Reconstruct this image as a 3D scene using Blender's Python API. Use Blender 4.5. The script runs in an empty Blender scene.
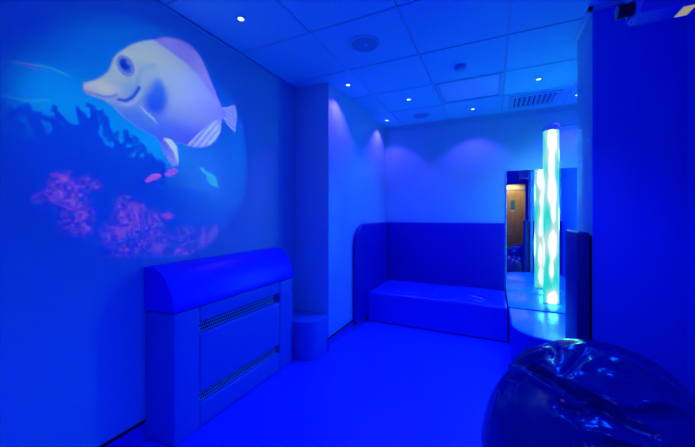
import bpy, bmesh, math, random
import numpy as np
from mathutils import Vector, Matrix
random.seed(7)
C = bpy.context.scene.collection
PI = math.pi
CEIL = 2.482
XL, XC, YC, YB, XR, YF = -1.765, -1.385, 2.51, 4.17, 0.94, -1.30   # left wall, boxing side, boxing front, back wall, right wall, rear wall
NX, NY0, NY1 = 0.53, 2.277, 2.65                                    # divider wall: end face, near face, far face
P_MAIN, P_VIO, P_FILL, P_LOBBY, P_PROJ, EXPO = 72., 23., 72., 60., 300., 0.

# ------------------------------------------------------------------ materials
def new_mat(name):
    m = bpy.data.materials.new(name); m.use_nodes = True
    nt = m.node_tree
    return m, nt, nt.nodes['Principled BSDF']

def surf(name, col, rough=.45, spec=.5, metal=0., bump=0., bscale=40., noise=0., nscale=6., bdist=.002, stretch=None, coat=0.):
    m, nt, b = new_mat(name)
    b.inputs['Base Color'].default_value = (*col, 1)
    b.inputs['Roughness'].default_value = rough
    b.inputs['Specular IOR Level'].default_value = spec
    b.inputs['Metallic'].default_value = metal
    b.inputs['Coat Weight'].default_value = coat
    b.inputs['Coat Roughness'].default_value = .12
    tc = nt.nodes.new('ShaderNodeTexCoord'); src = tc.outputs['Object']
    if stretch:
        mp = nt.nodes.new('ShaderNodeMapping'); mp.inputs['Scale'].default_value = stretch
        nt.links.new(src, mp.inputs['Vector']); src = mp.outputs['Vector']
    if noise:
        n = nt.nodes.new('ShaderNodeTexNoise'); n.inputs['Scale'].default_value = nscale; n.inputs['Detail'].default_value = 4
        nt.links.new(src, n.inputs['Vector'])
        r = nt.nodes.new('ShaderNodeMapRange'); r.inputs['To Min'].default_value = 1 - noise; r.inputs['To Max'].default_value = 1 + noise
        nt.links.new(n.outputs['Fac'], r.inputs['Value'])
        mx = nt.nodes.new('ShaderNodeVectorMath'); mx.operation = 'SCALE'; mx.inputs[0].default_value = col
        nt.links.new(r.outputs['Result'], mx.inputs['Scale']); nt.links.new(mx.outputs[0], b.inputs['Base Color'])
    if bump:
        n = nt.nodes.new('ShaderNodeTexNoise'); n.inputs['Scale'].default_value = bscale; n.inputs['Detail'].default_value = 3
        nt.links.new(src, n.inputs['Vector'])
        bp = nt.nodes.new('ShaderNodeBump'); bp.inputs['Strength'].default_value = bump; bp.inputs['Distance'].default_value = bdist
        nt.links.new(n.outputs['Fac'], bp.inputs['Height']); nt.links.new(bp.outputs['Normal'], b.inputs['Normal'])
    return m

def emit(name, col, s):
    m, nt, b = new_mat(name)
    b.inputs['Base Color'].default_value = (*col, 1)
    b.inputs['Emission Color'].default_value = (*col, 1); b.inputs['Emission Strength'].default_value = s
    return m

M = {}
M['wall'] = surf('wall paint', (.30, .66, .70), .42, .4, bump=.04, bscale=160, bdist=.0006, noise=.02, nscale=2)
M['wall_blue_shade'] = surf('blue wall paint and shade', (.01, .14, .86), .45, .4, bump=.05, bscale=160, bdist=.0006)  # real blue on right and rear walls; divider's near face uses it as shade
M['clad'] = surf('satin wall cladding', (.40, .78, .84), .26, .5, noise=.015, nscale=1.5)
M['ceil'] = surf('ceiling tile', (.18, .88, .88), .75, .25, bump=.25, bscale=420, bdist=.0008)
M['grid'] = surf('ceiling grid', (.18, .74, .76), .4, .5)
M['floor'] = surf('blue vinyl floor', (.003, .07, .84), .42, .35, noise=.10, nscale=130, bump=.05, bscale=220, bdist=.0006)
M['skirt'] = surf('blue vinyl skirting', (.03, .06, .62), .4, .4)
M['black'] = surf('black rubber and gap shadow', (.006, .006, .01), .5, .3)
M['dark'] = surf('dark recess', (.004, .006, .02), .7, .1)
M['pad'] = surf('blue padded vinyl', (.005, .006, .40), .38, .4, bump=.06, bscale=9, bdist=.004)
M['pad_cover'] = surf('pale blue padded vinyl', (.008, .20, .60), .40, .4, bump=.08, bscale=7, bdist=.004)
M['pad_top'] = surf('top-lit blue padded vinyl', (.006, .016, .84), .38, .4, bump=.06, bscale=7, bdist=.004)  # brighter colour stands for light falling on the upward-facing top
M['pad_dark'] = surf('navy padded vinyl', (.006, .01, .20), .36, .45, bump=.06, bscale=9, bdist=.004)
M['seat'] = surf('blue seat vinyl', (.006, .05, .74), .20, .8, bump=.25, bscale=9, bdist=.012, stretch=(1.8, .45, 1))
M['platform'] = surf('glossy blue vinyl with tube glow', (.003, .60, .80), .26, .4, bump=.5, bscale=7, bdist=.014, stretch=(1.3, .8, 1))  # cyan light of the tube put into the colour of the top
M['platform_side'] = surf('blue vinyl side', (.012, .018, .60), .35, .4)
M['bag'] = surf('navy bean bag vinyl', (.004, .005, .155), .16, .8, bump=.06, bscale=14, bdist=.004)
M['grille'] = surf('grille metal', (.30, .95, .92), .4, .5)
M['plastic'] = surf('pale plastic', (.30, .74, .82), .35, .5)
M['speaker'] = surf('grey speaker mesh', (.08, .46, .56), .6, .3, bump=.2, bscale=600, bdist=.0006)
M['proj'] = surf('projector casing', (.16, .20, .62), .35, .5)
M['proj_dark'] = surf('projector lens barrel', (.008, .008, .012), .3, .5)
M['lens'] = surf('lens glass', (.02, .06, .05), .04, .9, coat=1)
M['cream'] = surf('cream paint', (.75, .66, .40), .5, .4)
M['frame_blue'] = surf('blue painted frame', (.03, .07, .45), .4, .4)
M['diffuser'] = surf('light panel diffuser', (.42, .93, .93), .30, .5)
M['lamp'] = emit('downlight lamp', (.28, .62, 1.0), 5.0)
M['warm'] = emit('warm lamp', (1.0, .62, .18), 2.2)
M['duct'] = surf('vent duct', (.01, .10, .34), .6, .3)
M['cap'] = surf('tube cap', (.85, .66, .90), .35, .5)
M['vent_glow'] = emit('lit vent', (1.0, .86, .20), .32)
M['vent_white'] = emit('lit slot', (.75, 1.0, .80), .7)
M['sign'] = surf('teal notice', (.02, .20, .30), .4, .4)
M['storage'] = surf('dark storage plastic', (.01, .012, .05), .4, .4)

def wood(name):
    m, nt, b = new_mat(name)
    tc = nt.nodes.new('ShaderNodeTexCoord'); mp = nt.nodes.new('ShaderNodeMapping')
    mp.inputs['Scale'].default_value = (9, 9, .9); nt.links.new(tc.outputs['Object'], mp.inputs['Vector'])
    n = nt.nodes.new('ShaderNodeTexNoise'); n.inputs['Scale'].default_value = 2.2; n.inputs['Detail'].default_value = 7; n.inputs['Distortion'].default_value = 1.2
    nt.links.new(mp.outputs['Vector'], n.inputs['Vector'])
    r = nt.nodes.new('ShaderNodeValToRGB')
    r.color_ramp.elements[0].position = .3; r.color_ramp.elements[0].color = (.34, .20, .07, 1)
    r.color_ramp.elements[1].position = .7; r.color_ramp.elements[1].color = (.50, .32, .12, 1)
    nt.links.new(n.outputs['Fac'], r.inputs['Fac']); nt.links.new(r.outputs['Color'], b.inputs['Base Color'])
    b.inputs['Roughness'].default_value = .4
    return m
M['wood'] = wood('oak veneer')

def mirror_mat():
    m, nt, b = new_mat('mirror')
    b.inputs['Base Color'].default_value = (.90, .92, .93, 1); b.inputs['Metallic'].default_value = 1; b.inputs['Roughness'].default_value = .012
    return m
M['mirror'] = mirror_mat()

def tube_mat():
    # lit water column: cyan light with long white bubbles of glare standing in it
    m, nt, b = new_mat('glowing water tube')
    L = nt.links.new
    tc = nt.nodes.new('ShaderNodeTexCoord')
    n = nt.nodes.new('ShaderNodeTexNoise'); n.inputs['Scale'].default_value = 9; n.inputs['Detail'].default_value = 1.5
    mp = nt.nodes.new('ShaderNodeMapping'); mp.inputs['Scale'].default_value = (1, 1, .35); L(tc.outputs['Object'], mp.inputs['Vector']); L(mp.outputs['Vector'], n.inputs['Vector'])
    acc = None
    for x, y, z, sx, sz in ((.004, -.070, 1.675, .034, .125), (-.006, -.070, 1.40, .018, .10), (.002, -.070, 1.16, .030, .185), (.012, -.069, .92, .016, .09), (.006, -.070, .605, .032, .185), (-.006, -.070, .345, .016, .09), (.000, -.070, .055, .034, .075),
                            (-.01, .070, 1.38, .036, .15), (.012, .070, 1.05, .022, .12), (.004, .070, .76, .034, .17), (-.012, .069, .42, .026, .13), (.0, .070, .14, .03, .10), (.070, .0, 1.5, .03, .16), (.070, .0, .9, .03, .16), (-.070, .0, 1.2, .03, .16), (-.070, .0, .5, .03, .16)):
        q = nt.nodes.new('ShaderNodeVectorMath'); q.operation = 'SUBTRACT'; L(tc.outputs['Object'], q.inputs[0]); q.inputs[1].default_value = (x, y, z)
        d = nt.nodes.new('ShaderNodeVectorMath'); d.operation = 'DIVIDE'; L(q.outputs[0], d.inputs[0]); d.inputs[1].default_value = (sx*1.22, .07, sz)
        if abs(y) < .01: d.inputs[1].default_value = (.07, sx*1.22, sz)
        l = nt.nodes.new('ShaderNodeVectorMath'); l.operation = 'DOT_PRODUCT'; L(d.outputs[0], l.inputs[0]); L(d.outputs[0], l.inputs[1])
        g = nt.nodes.new('ShaderNodeMath'); g.operation = 'MULTIPLY'; L(l.outputs['Value'], g.inputs[0]); g.inputs[1].default_value = -1
        e = nt.nodes.new('ShaderNodeMath'); e.operation = 'EXPONENT'; L(g.outputs[0], e.inputs[0])
        if acc is None: acc = e
        else:
            p = nt.nodes.new('ShaderNodeMath'); p.operation = 'ADD'; L(acc.outputs[0], p.inputs[0]); L(e.outputs[0], p.inputs[1]); acc = p
    w = nt.nodes.new('ShaderNodeMath'); w.operation = 'MULTIPLY_ADD'; L(n.outputs['Fac'], w.inputs[0]); w.inputs[1].default_value = 1.3; w.inputs[2].default_value = -.56
    f = nt.nodes.new('ShaderNodeMath'); f.operation = 'ADD'; L(acc.outputs[0], f.inputs[0]); L(w.outputs[0], f.inputs[1])
    r = nt.nodes.new('ShaderNodeValToRGB'); e = r.color_ramp.elements
    e[0].position = .02; e[0].color = (.02, .68, .58, 1)
    e[1].position = .95; e[1].color = (1.0, WHITE_G, WHITE_G*.62, 1)
    for p, c in ((.20, (.10, .76, .66)), (.42, (.42, .74, .68)), (.54, (.72, .78, .78)), (.66, (1., 1.5, 1.4))):
        x = e.new(p); x.color = (*c, 1)
    L(f.outputs[0], r.inputs['Fac']); L(r.outputs['Color'], b.inputs['Emission Color'])
    b.inputs['Emission Strength'].default_value = TUBE_E
    b.inputs['Base Color'].default_value = (.03, .04, .03, 1); b.inputs['Roughness'].default_value = .08
    return m
WHITE_G = 20.
TUBE_E = 1.0
M['tube'] = tube_mat()

# ------------------------------------------------------------------ mesh helpers
def link(name, bm, mat, parent=None, smooth=True, angle=35):
    me = bpy.data.meshes.new(name); bmesh.ops.recalc_face_normals(bm, faces=bm.faces)
    bm.to_mesh(me); bm.free()
    o = bpy.data.objects.new(name, me); C.objects.link(o)
    for m in (mat if isinstance(mat, (list, tuple)) else [mat]): me.materials.append(m)
    if parent:
        o.parent = parent
        o.matrix_parent_inverse = Matrix.Translation(-parent.location) if False else Matrix()
    if smooth:
        for p in me.polygons: p.use_smooth = True
        try: me.set_sharp_from_angle(angle=math.radians(angle))
        except Exception: pass
    return o

def box(bm, x0, x1, y0, y1, z0, z1, bev=0., seg=3):
    t = bmesh.new(); bmesh.ops.create_cube(t, size=1)
    for v in t.verts: v.co = Vector(((v.co.x+.5)*(x1-x0)+x0, (v.co.y+.5)*(y1-y0)+y0, (v.co.z+.5)*(z1-z0)+z0))
    if bev: bmesh.ops.bevel(t, geom=t.edges[:], offset=bev, segments=seg, profile=.5, affect='EDGES')
    merge(bm, t)

def merge(bm, t):
    me = bpy.data.meshes.new('tmp'); t.to_mesh(me); t.free(); bm.from_mesh(me); bpy.data.meshes.remove(me)

def extrude(bm, pts, axis, a, b, bev=0., seg=2):
    """closed outline (list of 2-D points) run along axis from a to b"""
    t = bmesh.new()
    def P(p, s):
        return {'x': (s, p[0], p[1]), 'y': (p[0], s, p[1]), 'z': (p[0], p[1], s)}[axis]
    A = [t.verts.new(P(p, a)) for p in pts]; B = [t.verts.new(P(p, b)) for p in pts]
    fa = t.faces.new(A); fb = t.faces.new(B[::-1])
    n = len(pts)
    for i in range(n): t.faces.new((A[i], B[i], B[(i+1) % n], A[(i+1) % n]))
    bmesh.ops.recalc_face_normals(t, faces=t.faces)
    if bev:
        es = list({e for f in (fa, fb) for e in f.edges})
        bmesh.ops.bevel(t, geom=es, offset=bev, segments=seg, profile=.5, affect='EDGES')
    merge(bm, t)

def lathe(bm, prof, n=48, axis='z', at=(0, 0, 0)):
    """(radius, height) profile spun about an axis"""
    rings = []
    for r, h in prof:
        ring = []
        for k in range(n):
            a = 2*PI*k/n
            p = (r*math.cos(a), r*math.sin(a), h)
            if axis == 'x': p = (h, r*math.cos(a), r*math.sin(a))
            ring.append(bm.verts.new((p[0]+at[0], p[1]+at[1], p[2]+at[2])))
        rings.append(ring)
    for i in range(len(rings)-1):
        for k in range(n):
            bm.faces.new((rings[i][k], rings[i][(k+1) % n], rings[i+1][(k+1) % n], rings[i+1][k]))
    if prof[0][0] > 1e-6: bm.faces.new(rings[0][::-1])
    if prof[-1][0] > 1e-6: bm.faces.new(rings[-1])

def tube(bm, pts, r, n=10):
    pts = [Vector(p) for p in pts]; rings = []
    for i, p in enumerate(pts):
        d = (pts[min(i+1, len(pts)-1)]-pts[max(i-1, 0)]).normalized()
        u = d.orthogonal().normalized() if abs(d.z) > .95 else d.cross(Vector((0, 0, 1))).normalized()
        w = d.cross(u)
        rings.append([bm.verts.new(p+r*(math.cos(2*PI*k/n)*u+math.sin(2*PI*k/n)*w)) for k in range(n)])
    for i in range(len(rings)-1):
        for k in range(n): bm.faces.new((rings[i][k], rings[i][(k+1) % n], rings[i+1][(k+1) % n], rings[i+1][k]))
    bm.faces.new(rings[0][::-1]); bm.faces.new(rings[-1])

def arc(cx, cy, r, a0, a1, n=10):
    return [(cx+r*math.cos(math.radians(a0+(a1-a0)*i/n)), cy+r*math.sin(math.radians(a0+(a1-a0)*i/n))) for i in range(n+1)]

def props(o, label=None, cat=None, group=None, kind=None):
    if label: o['label'] = label
    if cat: o['category'] = cat
    if group: o['group'] = group
    if kind: o['kind'] = kind
    return o

def thing(name, label, cat, loc, group=None):
    o = bpy.data.objects.new(name, None); C.objects.link(o); o.location = loc
    o.empty_display_size = .05
    return props(o, label, cat, group)

def part(name, bm, mat, t, label=None, **k):
    """a part, its vertices given in world space"""
    loc = Vector(t.location)
    p = t.parent
    while p: loc += Vector(p.location); p = p.parent
    bmesh.ops.translate(bm, verts=bm.verts, vec=-loc)
    o = link(name, bm, mat, t, **k)
    return props(o, label)

def solo(name, bm, mat, label, cat, base, group=None, **k):
    bmesh.ops.translate(bm, verts=bm.verts, vec=-Vector(base))
    o = link(name, bm, mat, **k); o.location = base
    return props(o, label, cat, group)

def struct(name, bm, mat, label=None, **k):
    return props(link(name, bm, mat, **k), label, None, None, 'structure')
# outlines of the projected picture, metres on the wall (y, z)
BODY = [(0.771,1.86),(0.779,1.876),(0.812,1.897),(0.85,1.935),(0.878,1.972),(0.891,2.014),(0.904,2.056),(0.931,2.094),(0.982,2.152),(1.028,2.196),(1.098,2.242),(1.146,2.237),(1.223,2.222),(1.309,2.204),(1.403,2.161),(1.484,2.089),(1.544,2.021),(1.594,2.015),(1.618,1.981),(1.599,1.939),(1.567,1.915),(1.553,1.857),(1.527,1.788),(1.485,1.755),(1.407,1.712),(1.333,1.691),(1.232,1.695),(1.12,1.697),(1.069,1.714),(1.001,1.739),(0.938,1.769),(0.902,1.805),(0.856,1.825),(0.797,1.829),(0.779,1.836)]
DORSAL = [(1.091,2.235),(1.158,2.288),(1.239,2.324),(1.309,2.343),(1.364,2.333),(1.403,2.301),(1.443,2.251),(1.484,2.182),(1.527,2.11),(1.583,2.015),(1.527,2.011),(1.463,2.078),(1.393,2.137),(1.3,2.181),(1.214,2.202),(1.135,2.219)]
TAIL = [(1.567,2.006),(1.627,2.028),(1.723,2.082),(1.729,1.979),(1.711,1.864),(1.646,1.896),(1.599,1.933),(1.567,1.924)]
ANAL = [(1.587,1.932),(1.578,1.866),(1.561,1.813),(1.527,1.764),(1.485,1.728),(1.43,1.703),(1.362,1.69),(1.305,1.691),(1.407,1.797),(1.518,1.906)]
PELVIC = [(1.122,1.706),(1.157,1.632),(1.194,1.574),(1.212,1.547),(1.251,1.559),(1.251,1.607),(1.245,1.667),(1.2,1.712)]
PELVIC_EDGE = [(1.157,1.702),(1.206,1.707),(1.245,1.667),(1.251,1.607),(1.251,1.559),(1.225,1.633)]
PECTORAL = [(1.128,2.05),(1.091,1.988),(1.058,1.919),(1.047,1.879),(1.064,1.837),(1.125,1.821),(1.177,1.877),(1.187,1.945),(1.177,1.998)]
GILL = [(0.923,1.847),(0.955,1.851),(0.988,1.88),(1.009,1.915),(1.025,1.946)]
MOUTHLINE = [(0.783,1.835),(0.812,1.838),(0.856,1.838),(0.89,1.849),(0.913,1.871)]
EYE = [(0.956,2.034),(0.998,2.053),(0.956,2.086),(0.95,2.041),(0.975,2.052)]
WHISK1 = [(0.525,1.861),(0.565,1.875),(0.604,1.884),(0.646,1.894),(0.673,1.892),(0.697,1.889),(0.715,1.883)]
WHISK2 = [(0.509,1.725),(0.536,1.723),(0.571,1.727),(0.607,1.735),(0.646,1.752)]
PINKFISH = [(1.052,1.439),(1.072,1.468),(1.108,1.49),(1.144,1.49),(1.146,1.478),(1.117,1.456),(1.077,1.438)]
PURPLEFISH = [(1.163,1.489),(1.188,1.52),(1.232,1.539),(1.257,1.527),(1.232,1.501),(1.192,1.479)]
PINKFISH2 = [(1.15,1.253),(1.169,1.268),(1.202,1.27),(1.224,1.249),(1.202,1.23),(1.169,1.232)]
CYANFISH = [(1.405,1.562),(1.429,1.57),(1.447,1.547),(1.485,1.547),(1.532,1.514),(1.559,1.45),(1.576,1.443),(1.543,1.445),(1.498,1.458),(1.459,1.485),(1.459,1.519),(1.424,1.536)]
BITS = [(1.789,2.004),(1.842,1.964),(1.831,1.938),(1.8,1.969)]
CORAL = [(0.517,1.472),(0.524,1.54),(0.554,1.572),(0.592,1.57),(0.604,1.6),(0.58,1.637),(0.588,1.648),(0.608,1.623),(0.625,1.621),(0.646,1.604),(0.663,1.625),(0.646,1.675),(0.654,1.685),(0.681,1.653),(0.694,1.645),(0.708,1.613),(0.727,1.617),(0.676,1.703),(0.683,1.714),(0.703,1.687),(0.727,1.67),(0.756,1.672),(0.741,1.752),(0.751,1.763),(0.771,1.724),(0.796,1.707),(0.807,1.747),(0.828,1.76),(0.839,1.738),(0.828,1.71),(0.841,1.688),(0.823,1.655),(0.85,1.633),(0.867,1.598),(0.901,1.599),(0.901,1.638),(0.919,1.649),(0.931,1.618),(0.962,1.611),(0.994,1.613),(0.988,1.595),(0.95,1.581),(0.975,1.565),(1.055,1.558),(1.083,1.606),(1.098,1.601),(1.098,1.564),(1.169,1.547),(1.175,1.46),(1.127,1.369),(1.139,1.255),(1.082,1.115),(0.687,1.145),(0.531,1.197),(0.517,1.394)]
PINK = [(0.68,1.402,0.031,0.031),(0.701,1.368,0.043,0.063),(0.73,1.324,0.045,0.082),(0.76,1.27,0.047,0.065),(0.722,1.224,0.038,0.054),(0.791,1.407,0.028,0.033),(0.646,1.334,0.03,0.026),(0.607,1.323,0.019,0.016),(0.823,1.401,0.021,0.025),(0.767,1.195,0.036,0.037),(0.953,1.271,0.039,0.073),(0.967,1.203,0.056,0.074),(0.92,1.153,0.057,0.066),(0.948,1.073,0.059,0.051),(1.018,1.217,0.042,0.086),(1.055,1.09,0.055,0.055),(1.105,1.198,0.046,0.067),(1.127,1.072,0.06,0.046),(1.2,1.106,0.051,0.035),(1.298,1.111,0.064,0.056),(1.278,1.039,0.084,0.037),(1.445,1.088,0.065,0.067),(1.527,1.137,0.034,0.042)]
# ------------------------------------------------------------------ setting
bm = bmesh.new(); box(bm, XL-.1, XR+.1, -2.35, YB+.1, -.08, 0); struct('floor', bm, M['floor'], 'blue speckled vinyl floor', smooth=False)
bm = bmesh.new(); box(bm, XL-.1, XL, YF-.1, YB+.1, 0, CEIL+.06); struct('wall_left', bm, M['wall'], 'left wall lit with a projected picture of a reef fish', smooth=False)
bm = bmesh.new(); box(bm, XL, XR+.1, YB, YB+.1, 0, CEIL+.06); struct('wall_back', bm, M['wall'], 'back wall above the padded sofa', smooth=False)
bm = bmesh.new(); box(bm, XR, XR+.1, -2.35, YB, 0, CEIL+.06); struct('wall_right', bm, M['wall_blue_shade'], smooth=False)
bm = bmesh.new(); box(bm, NX, XR, NY0, NY1, 0, CEIL+.06, .004, 2); o = struct('wall_divider', bm, [M['wall'], M['wall_blue_shade']], 'divider wall behind the bean bag, shade put into its near face colour')
for p in o.data.polygons: p.material_index = 1 if p.normal.y < -.5 else 0  # near face gets the darker blue for its shade, same wall otherwise
bm = bmesh.new(); box(bm, XL, XC, YC, YB, 0, CEIL+.06, .004, 2); struct('wall_boxing', bm, M['clad'], 'boxed-out corner wall between radiator cover and sofa')
# rear wall with a doorway, a short lobby behind it
DX0, DX1, DH = -.12, .80, 2.10
bm = bmesh.new()
box(bm, XL, DX0, YF-.1, YF, 0, CEIL+.06); box(bm, DX1, XR, YF-.1, YF, 0, CEIL+.06); box(bm, DX0, DX1, YF-.1, YF, DH, CEIL+.06)
struct('wall_front', bm, M['wall_blue_shade'], smooth=False)
bm = bmesh.new()
box(bm, XL, XR, -2.35, -2.25, 0, CEIL+.06); box(bm, -.5, -.4, -2.25, YF-.1, 0, CEIL+.06)
struct('wall_lobby', bm, M['cream'], smooth=False)
bm = bmesh.new()
for a, b, c, d in ((DX0-.06, DX0+.02, 0, DH+.05), (DX1-.02, DX1+.06, 0, DH+.05), (DX0-.06, DX1+.06, DH-.02, DH+.05)):
    box(bm, a, b, YF-.13, YF+.02, c, d, .004, 2)
struct('trim_1', bm, M['frame_blue'])

# suspended ceiling: tile faces with a sunk joint around each, the grid bars above the joints
gx = [-1.735+.62] + [-1.115+.6*k for k in range(1, 4)]
xs = [XL, -1.115, -.515, .085, .685, XR]
ys = [-2.35+.0, -1.835, -1.235, -.635, -.035, .565, 1.165, 1.765, 2.365, 2.965, 3.565, YB]
ys[0] = -2.25
bm = bmesh.new(); g = .008
for i in range(len(xs)-1):
    for j in range(len(ys)-1):
        if (i, j) == (2, 9): continue                      # the light panel sits in this bay
        box(bm, xs[i]+(g if i else .034), xs[i+1]-g, ys[j]+g, ys[j+1]-(g if j < len(ys)-2 else .026), CEIL, CEIL+.03, .003, 1)
struct('ceiling', bm, M['ceil'], 'suspended ceiling of square tiles')
bm = bmesh.new()
for x in xs: box(bm, x-.012, x+.012, ys[0], ys[-1], CEIL+.008, CEIL+.012)
for y in ys: box(bm, xs[0], xs[-1], y-.012, y+.012, CEIL+.008, CEIL+.0125)
box(bm, xs[0]-.05, xs[-1]+.05, ys[0], ys[-1], CEIL+.05, CEIL+.06)
struct('trim_2', bm, M['grid'], 'ceiling grid bars', smooth=False)
# wall-angle trim round the edge of the ceiling
bm = bmesh.new(); w, h = .024, .020
box(bm, XL, XL+.026, YF, YC, CEIL-.004, CEIL+.002, .0008, 1)
box(bm, XC, XC+w*.5, YC, YB, CEIL-.004, CEIL+.004)
box(bm, XC, XR, YB-w, YB, CEIL-.006, CEIL+.004, .001, 1)
box(bm, XC, XR, YB-.012, YB, CEIL-.075, CEIL-.066, .001, 1)
box(bm, XL, XC, YC-w*.5, YC, CEIL-.004, CEIL+.004)
box(bm, NX-w, NX, NY0-w, NY1, CEIL-h, CEIL+.004, .001, 1)
box(bm, NX-w, XR, NY0-w, NY0, CEIL-h, CEIL+.004, .001, 1)
struct('trim_3', bm, M['grid'], 'edge trim of the ceiling')

# coved vinyl skirting with a black cap line
def skirt(name, run, horiz, face, sgn, hgt, cap=True):
    """horiz: axis it runs along; face: wall coordinate; sgn: which way the room lies"""
    prof = [(0, 0)] + [(.03*(1-math.cos(math.radians(t)))*-1+.03, .03-.03*math.sin(math.radians(90-t)) if False else .03*(1-math.sin(math.radians(90-t)))) for t in ()]
    q = [(.034-.03*math.sin(math.radians(t)), .002+.03*(1-math.cos(math.radians(t)))) for t in range(0, 91, 15)]
    pts = [(0, 0), (.036, 0)] + q + [(.004, hgt), (0, hgt)]
    pts = [(face+sgn*a, b) for a, b in pts]
    bm = bmesh.new(); extrude(bm, pts, horiz, *run); struct('baseboard_'+name, bm, M['skirt'])
    if cap:
        bm = bmesh.new()
        c = [(face, hgt), (face+sgn*.006, hgt), (face+sgn*.006, hgt+.014), (face, hgt+.014)]
        extrude(bm, c, horiz, *run)
        return bm
capbm = []
capbm.append(skirt('left', (YF, 1.098), 'y', XL, 1, .096))
capbm.append(skirt('boxing', (YC-.02, 3.10), 'y', XC, 1, .098))
capbm.append(skirt('divider', (NX+.0, XR), 'x', NY0, -1, .10))
capbm.append(skirt('right', (YF, NY0), 'y', XR, -1, .10))
for k, b in enumerate(capbm): struct('trim_%d' % (4+k), b, M['black'], smooth=False)

# ------------------------------------------------------------------ radiator cover
HY0, HY1, HXF = 1.100, 2.185, -1.555
t = thing('radiator_cover', 'blue padded radiator cover with two mesh slots, on the left wall under the projected fish', 'radiator cover', (-1.645, 1.64, 0))
def slant(bm):          # the near end of the cover is not quite square to the wall
    for v in bm.verts:
        if v.co.y < 1.2: v.co.y -= .030*(HXF-v.co.x)/(HXF-XL)
bm = bmesh.new()
pts = [(XL, .722), (HXF, .722), (HXF+.002, .728), (HXF+.002, .766), (HXF-.003, .776)] + \
      [(-1.567, .812), (-1.583, .850), (-1.603, .885), (-1.628, .918), (-1.655, .944), (-1.680, .960), (-1.712, .966), (XL, .966)]
extrude(bm, pts, 'y', HY0-.004, HY1+.006, .006, 3)
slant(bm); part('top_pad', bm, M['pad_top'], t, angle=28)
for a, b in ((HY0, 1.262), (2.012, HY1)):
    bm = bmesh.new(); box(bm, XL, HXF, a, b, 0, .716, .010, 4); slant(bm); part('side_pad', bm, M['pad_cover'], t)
for n, a, b in (('upper_rail', .622, .716), ('front_panel', .208, .552), ('lower_rail', .004, .144)):
    bm = bmesh.new(); box(bm, HXF-.05, HXF-.002, 1.266, 2.009, a, b, .011, 4); part(n, bm, M['pad_cover'], t)
bm = bmesh.new(); box(bm, XL+.01, XL+.07, 1.264, 2.010, .02, .714); part('back_board', bm, M['dark'], t, smooth=False)
for z0, z1, dy in ((.546, .628, .055), (.139, .213, .03)):
    bm = bmesh.new(); xg = HXF-.020; n = 5
    y0, y1 = 1.268, 2.008-dy
    for k in range(n):
        z = z0+(z1-z0)*k/(n-1); box(bm, xg-.0015, xg+.0015, y0, y1, z-.0015, z+.0015)
    ny = 44; st = (y1-y0)/ny
    for k in range(n-1):
        za = z0+(z1-z0)*k/(n-1); zb = z0+(z1-z0)*(k+1)/(n-1)
        for i in range(ny):
            y = y0+st*(i+(.5 if k % 2 else 0)); box(bm, xg-.001, xg+.001, y-.0014, y+.0014, za, zb)
    part('mesh_grille', bm, M['grille'], t, smooth=False)

# padded step in the corner
bm = bmesh.new(); R = .12
extrude(bm, [(XL, 2.215), (XC-R, 2.215)] + arc(XC-R, 2.215+R, R, -88, 0, 12) + [(XC, YC-.001), (XL, YC-.001)], 'z', 0, .335, .010, 3)
solo('padded_step', bm, M['pad_cover'], 'low blue padded box with a rounded corner, between radiator cover and boxed-out wall', 'padded box', (-1.56, 2.36, 0))

# ------------------------------------------------------------------ sofa
t = thing('padded_sofa', 'blue vinyl padded bench seat with high back against the back wall', 'sofa', (-.62, 3.75, 0))
SX0, SX1 = XC+.003, .122
bm = bmesh.new(); box(bm, SX0+.046, SX1, 4.135, YB-.002, .02, 1.150, .012, 4); part('backrest', bm, M['pad'], t)
bm = bmesh.new(); R = .27; y0 = 3.045
extrude(bm, [(YB-.004, .055), (YB-.004, 1.150)] + arc(y0+R, 1.150-R, R, 90, 180, 18) + [(y0, .055)], 'x', SX0, SX0+.044, .012, 4)
part('side_pad', bm, M['pad'], t, 'end pad with a rounded front corner')
# the seat block: gently creased top
bm = bmesh.new(); bx0, bx1, by0, by1 = SX0+.047, SX1, 3.388, 4.132
nx, ny = 300, 130
def seat_z(x, y):
    z = .352
    e = min(x-bx0, bx1-x, y-by0, by1-y)
    z -= .012*math.exp(-e/.012)
    z += .004*math.sin(9*x+4*y)*math.sin(5*y+1.3*x)
    for (ax, ay, bx_, by_, am, wd) in ((-.66, 3.40, -.62, 4.05, .010, .016), (-.60, 3.40, -.585, 3.9, -.007, .02), (.10, 3.42, -.42, 3.62, .007, .014), (.11, 3.47, -.35, 3.78, .007, .013), (.11, 3.54, -.25, 3.98, .006, .016), (.11, 3.44, -.25, 3.50, -.006, .014), (.105, 3.50, -.30, 3.70, -.006, .014), (-.95, 3.42, -.80, 3.60, .006, .014), (-1.08, 3.42, -.98, 3.55, .006, .012), (-.82, 3.41, -.74, 3.50, -.006, .012), (-1.2, 3.43, -1.1, 3.62, .005, .014), (-.45, 3.41, -.30, 3.48, .005, .012), (-.15, 3.60, -.5, 3.75, .005, .015)):
        d = Vector((bx_-ax, by_-ay)); q = Vector((x-ax, y-ay)); s = max(0, min(1, q.dot(d)/d.length_squared))
        z += 1.9*am*math.sin(PI*min(1, max(0, s*.9+.05)))*math.exp(-((q-d*s).length/wd)**2)
    return z
def ease(k, n):
    u = k/n; return u
def gridx(k, n, a, b):
    u = k/n; u = .5-.5*math.cos(PI*u) if False else u; return a+(b-a)*u
top = [[bm.verts.new((gridx(i, nx, bx0+.006, bx1-.006), gridx(j, ny, by0+.006, by1-.006), 0)) for j in range(ny+1)] for i in range(nx+1)]
for r in top:
    for v in r: v.co.z = seat_z(v.co.x, v.co.y)
for i in range(nx):
    for j in range(ny): bm.faces.new((top[i][j], top[i+1][j], top[i+1][j+1], top[i][j+1]))
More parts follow.
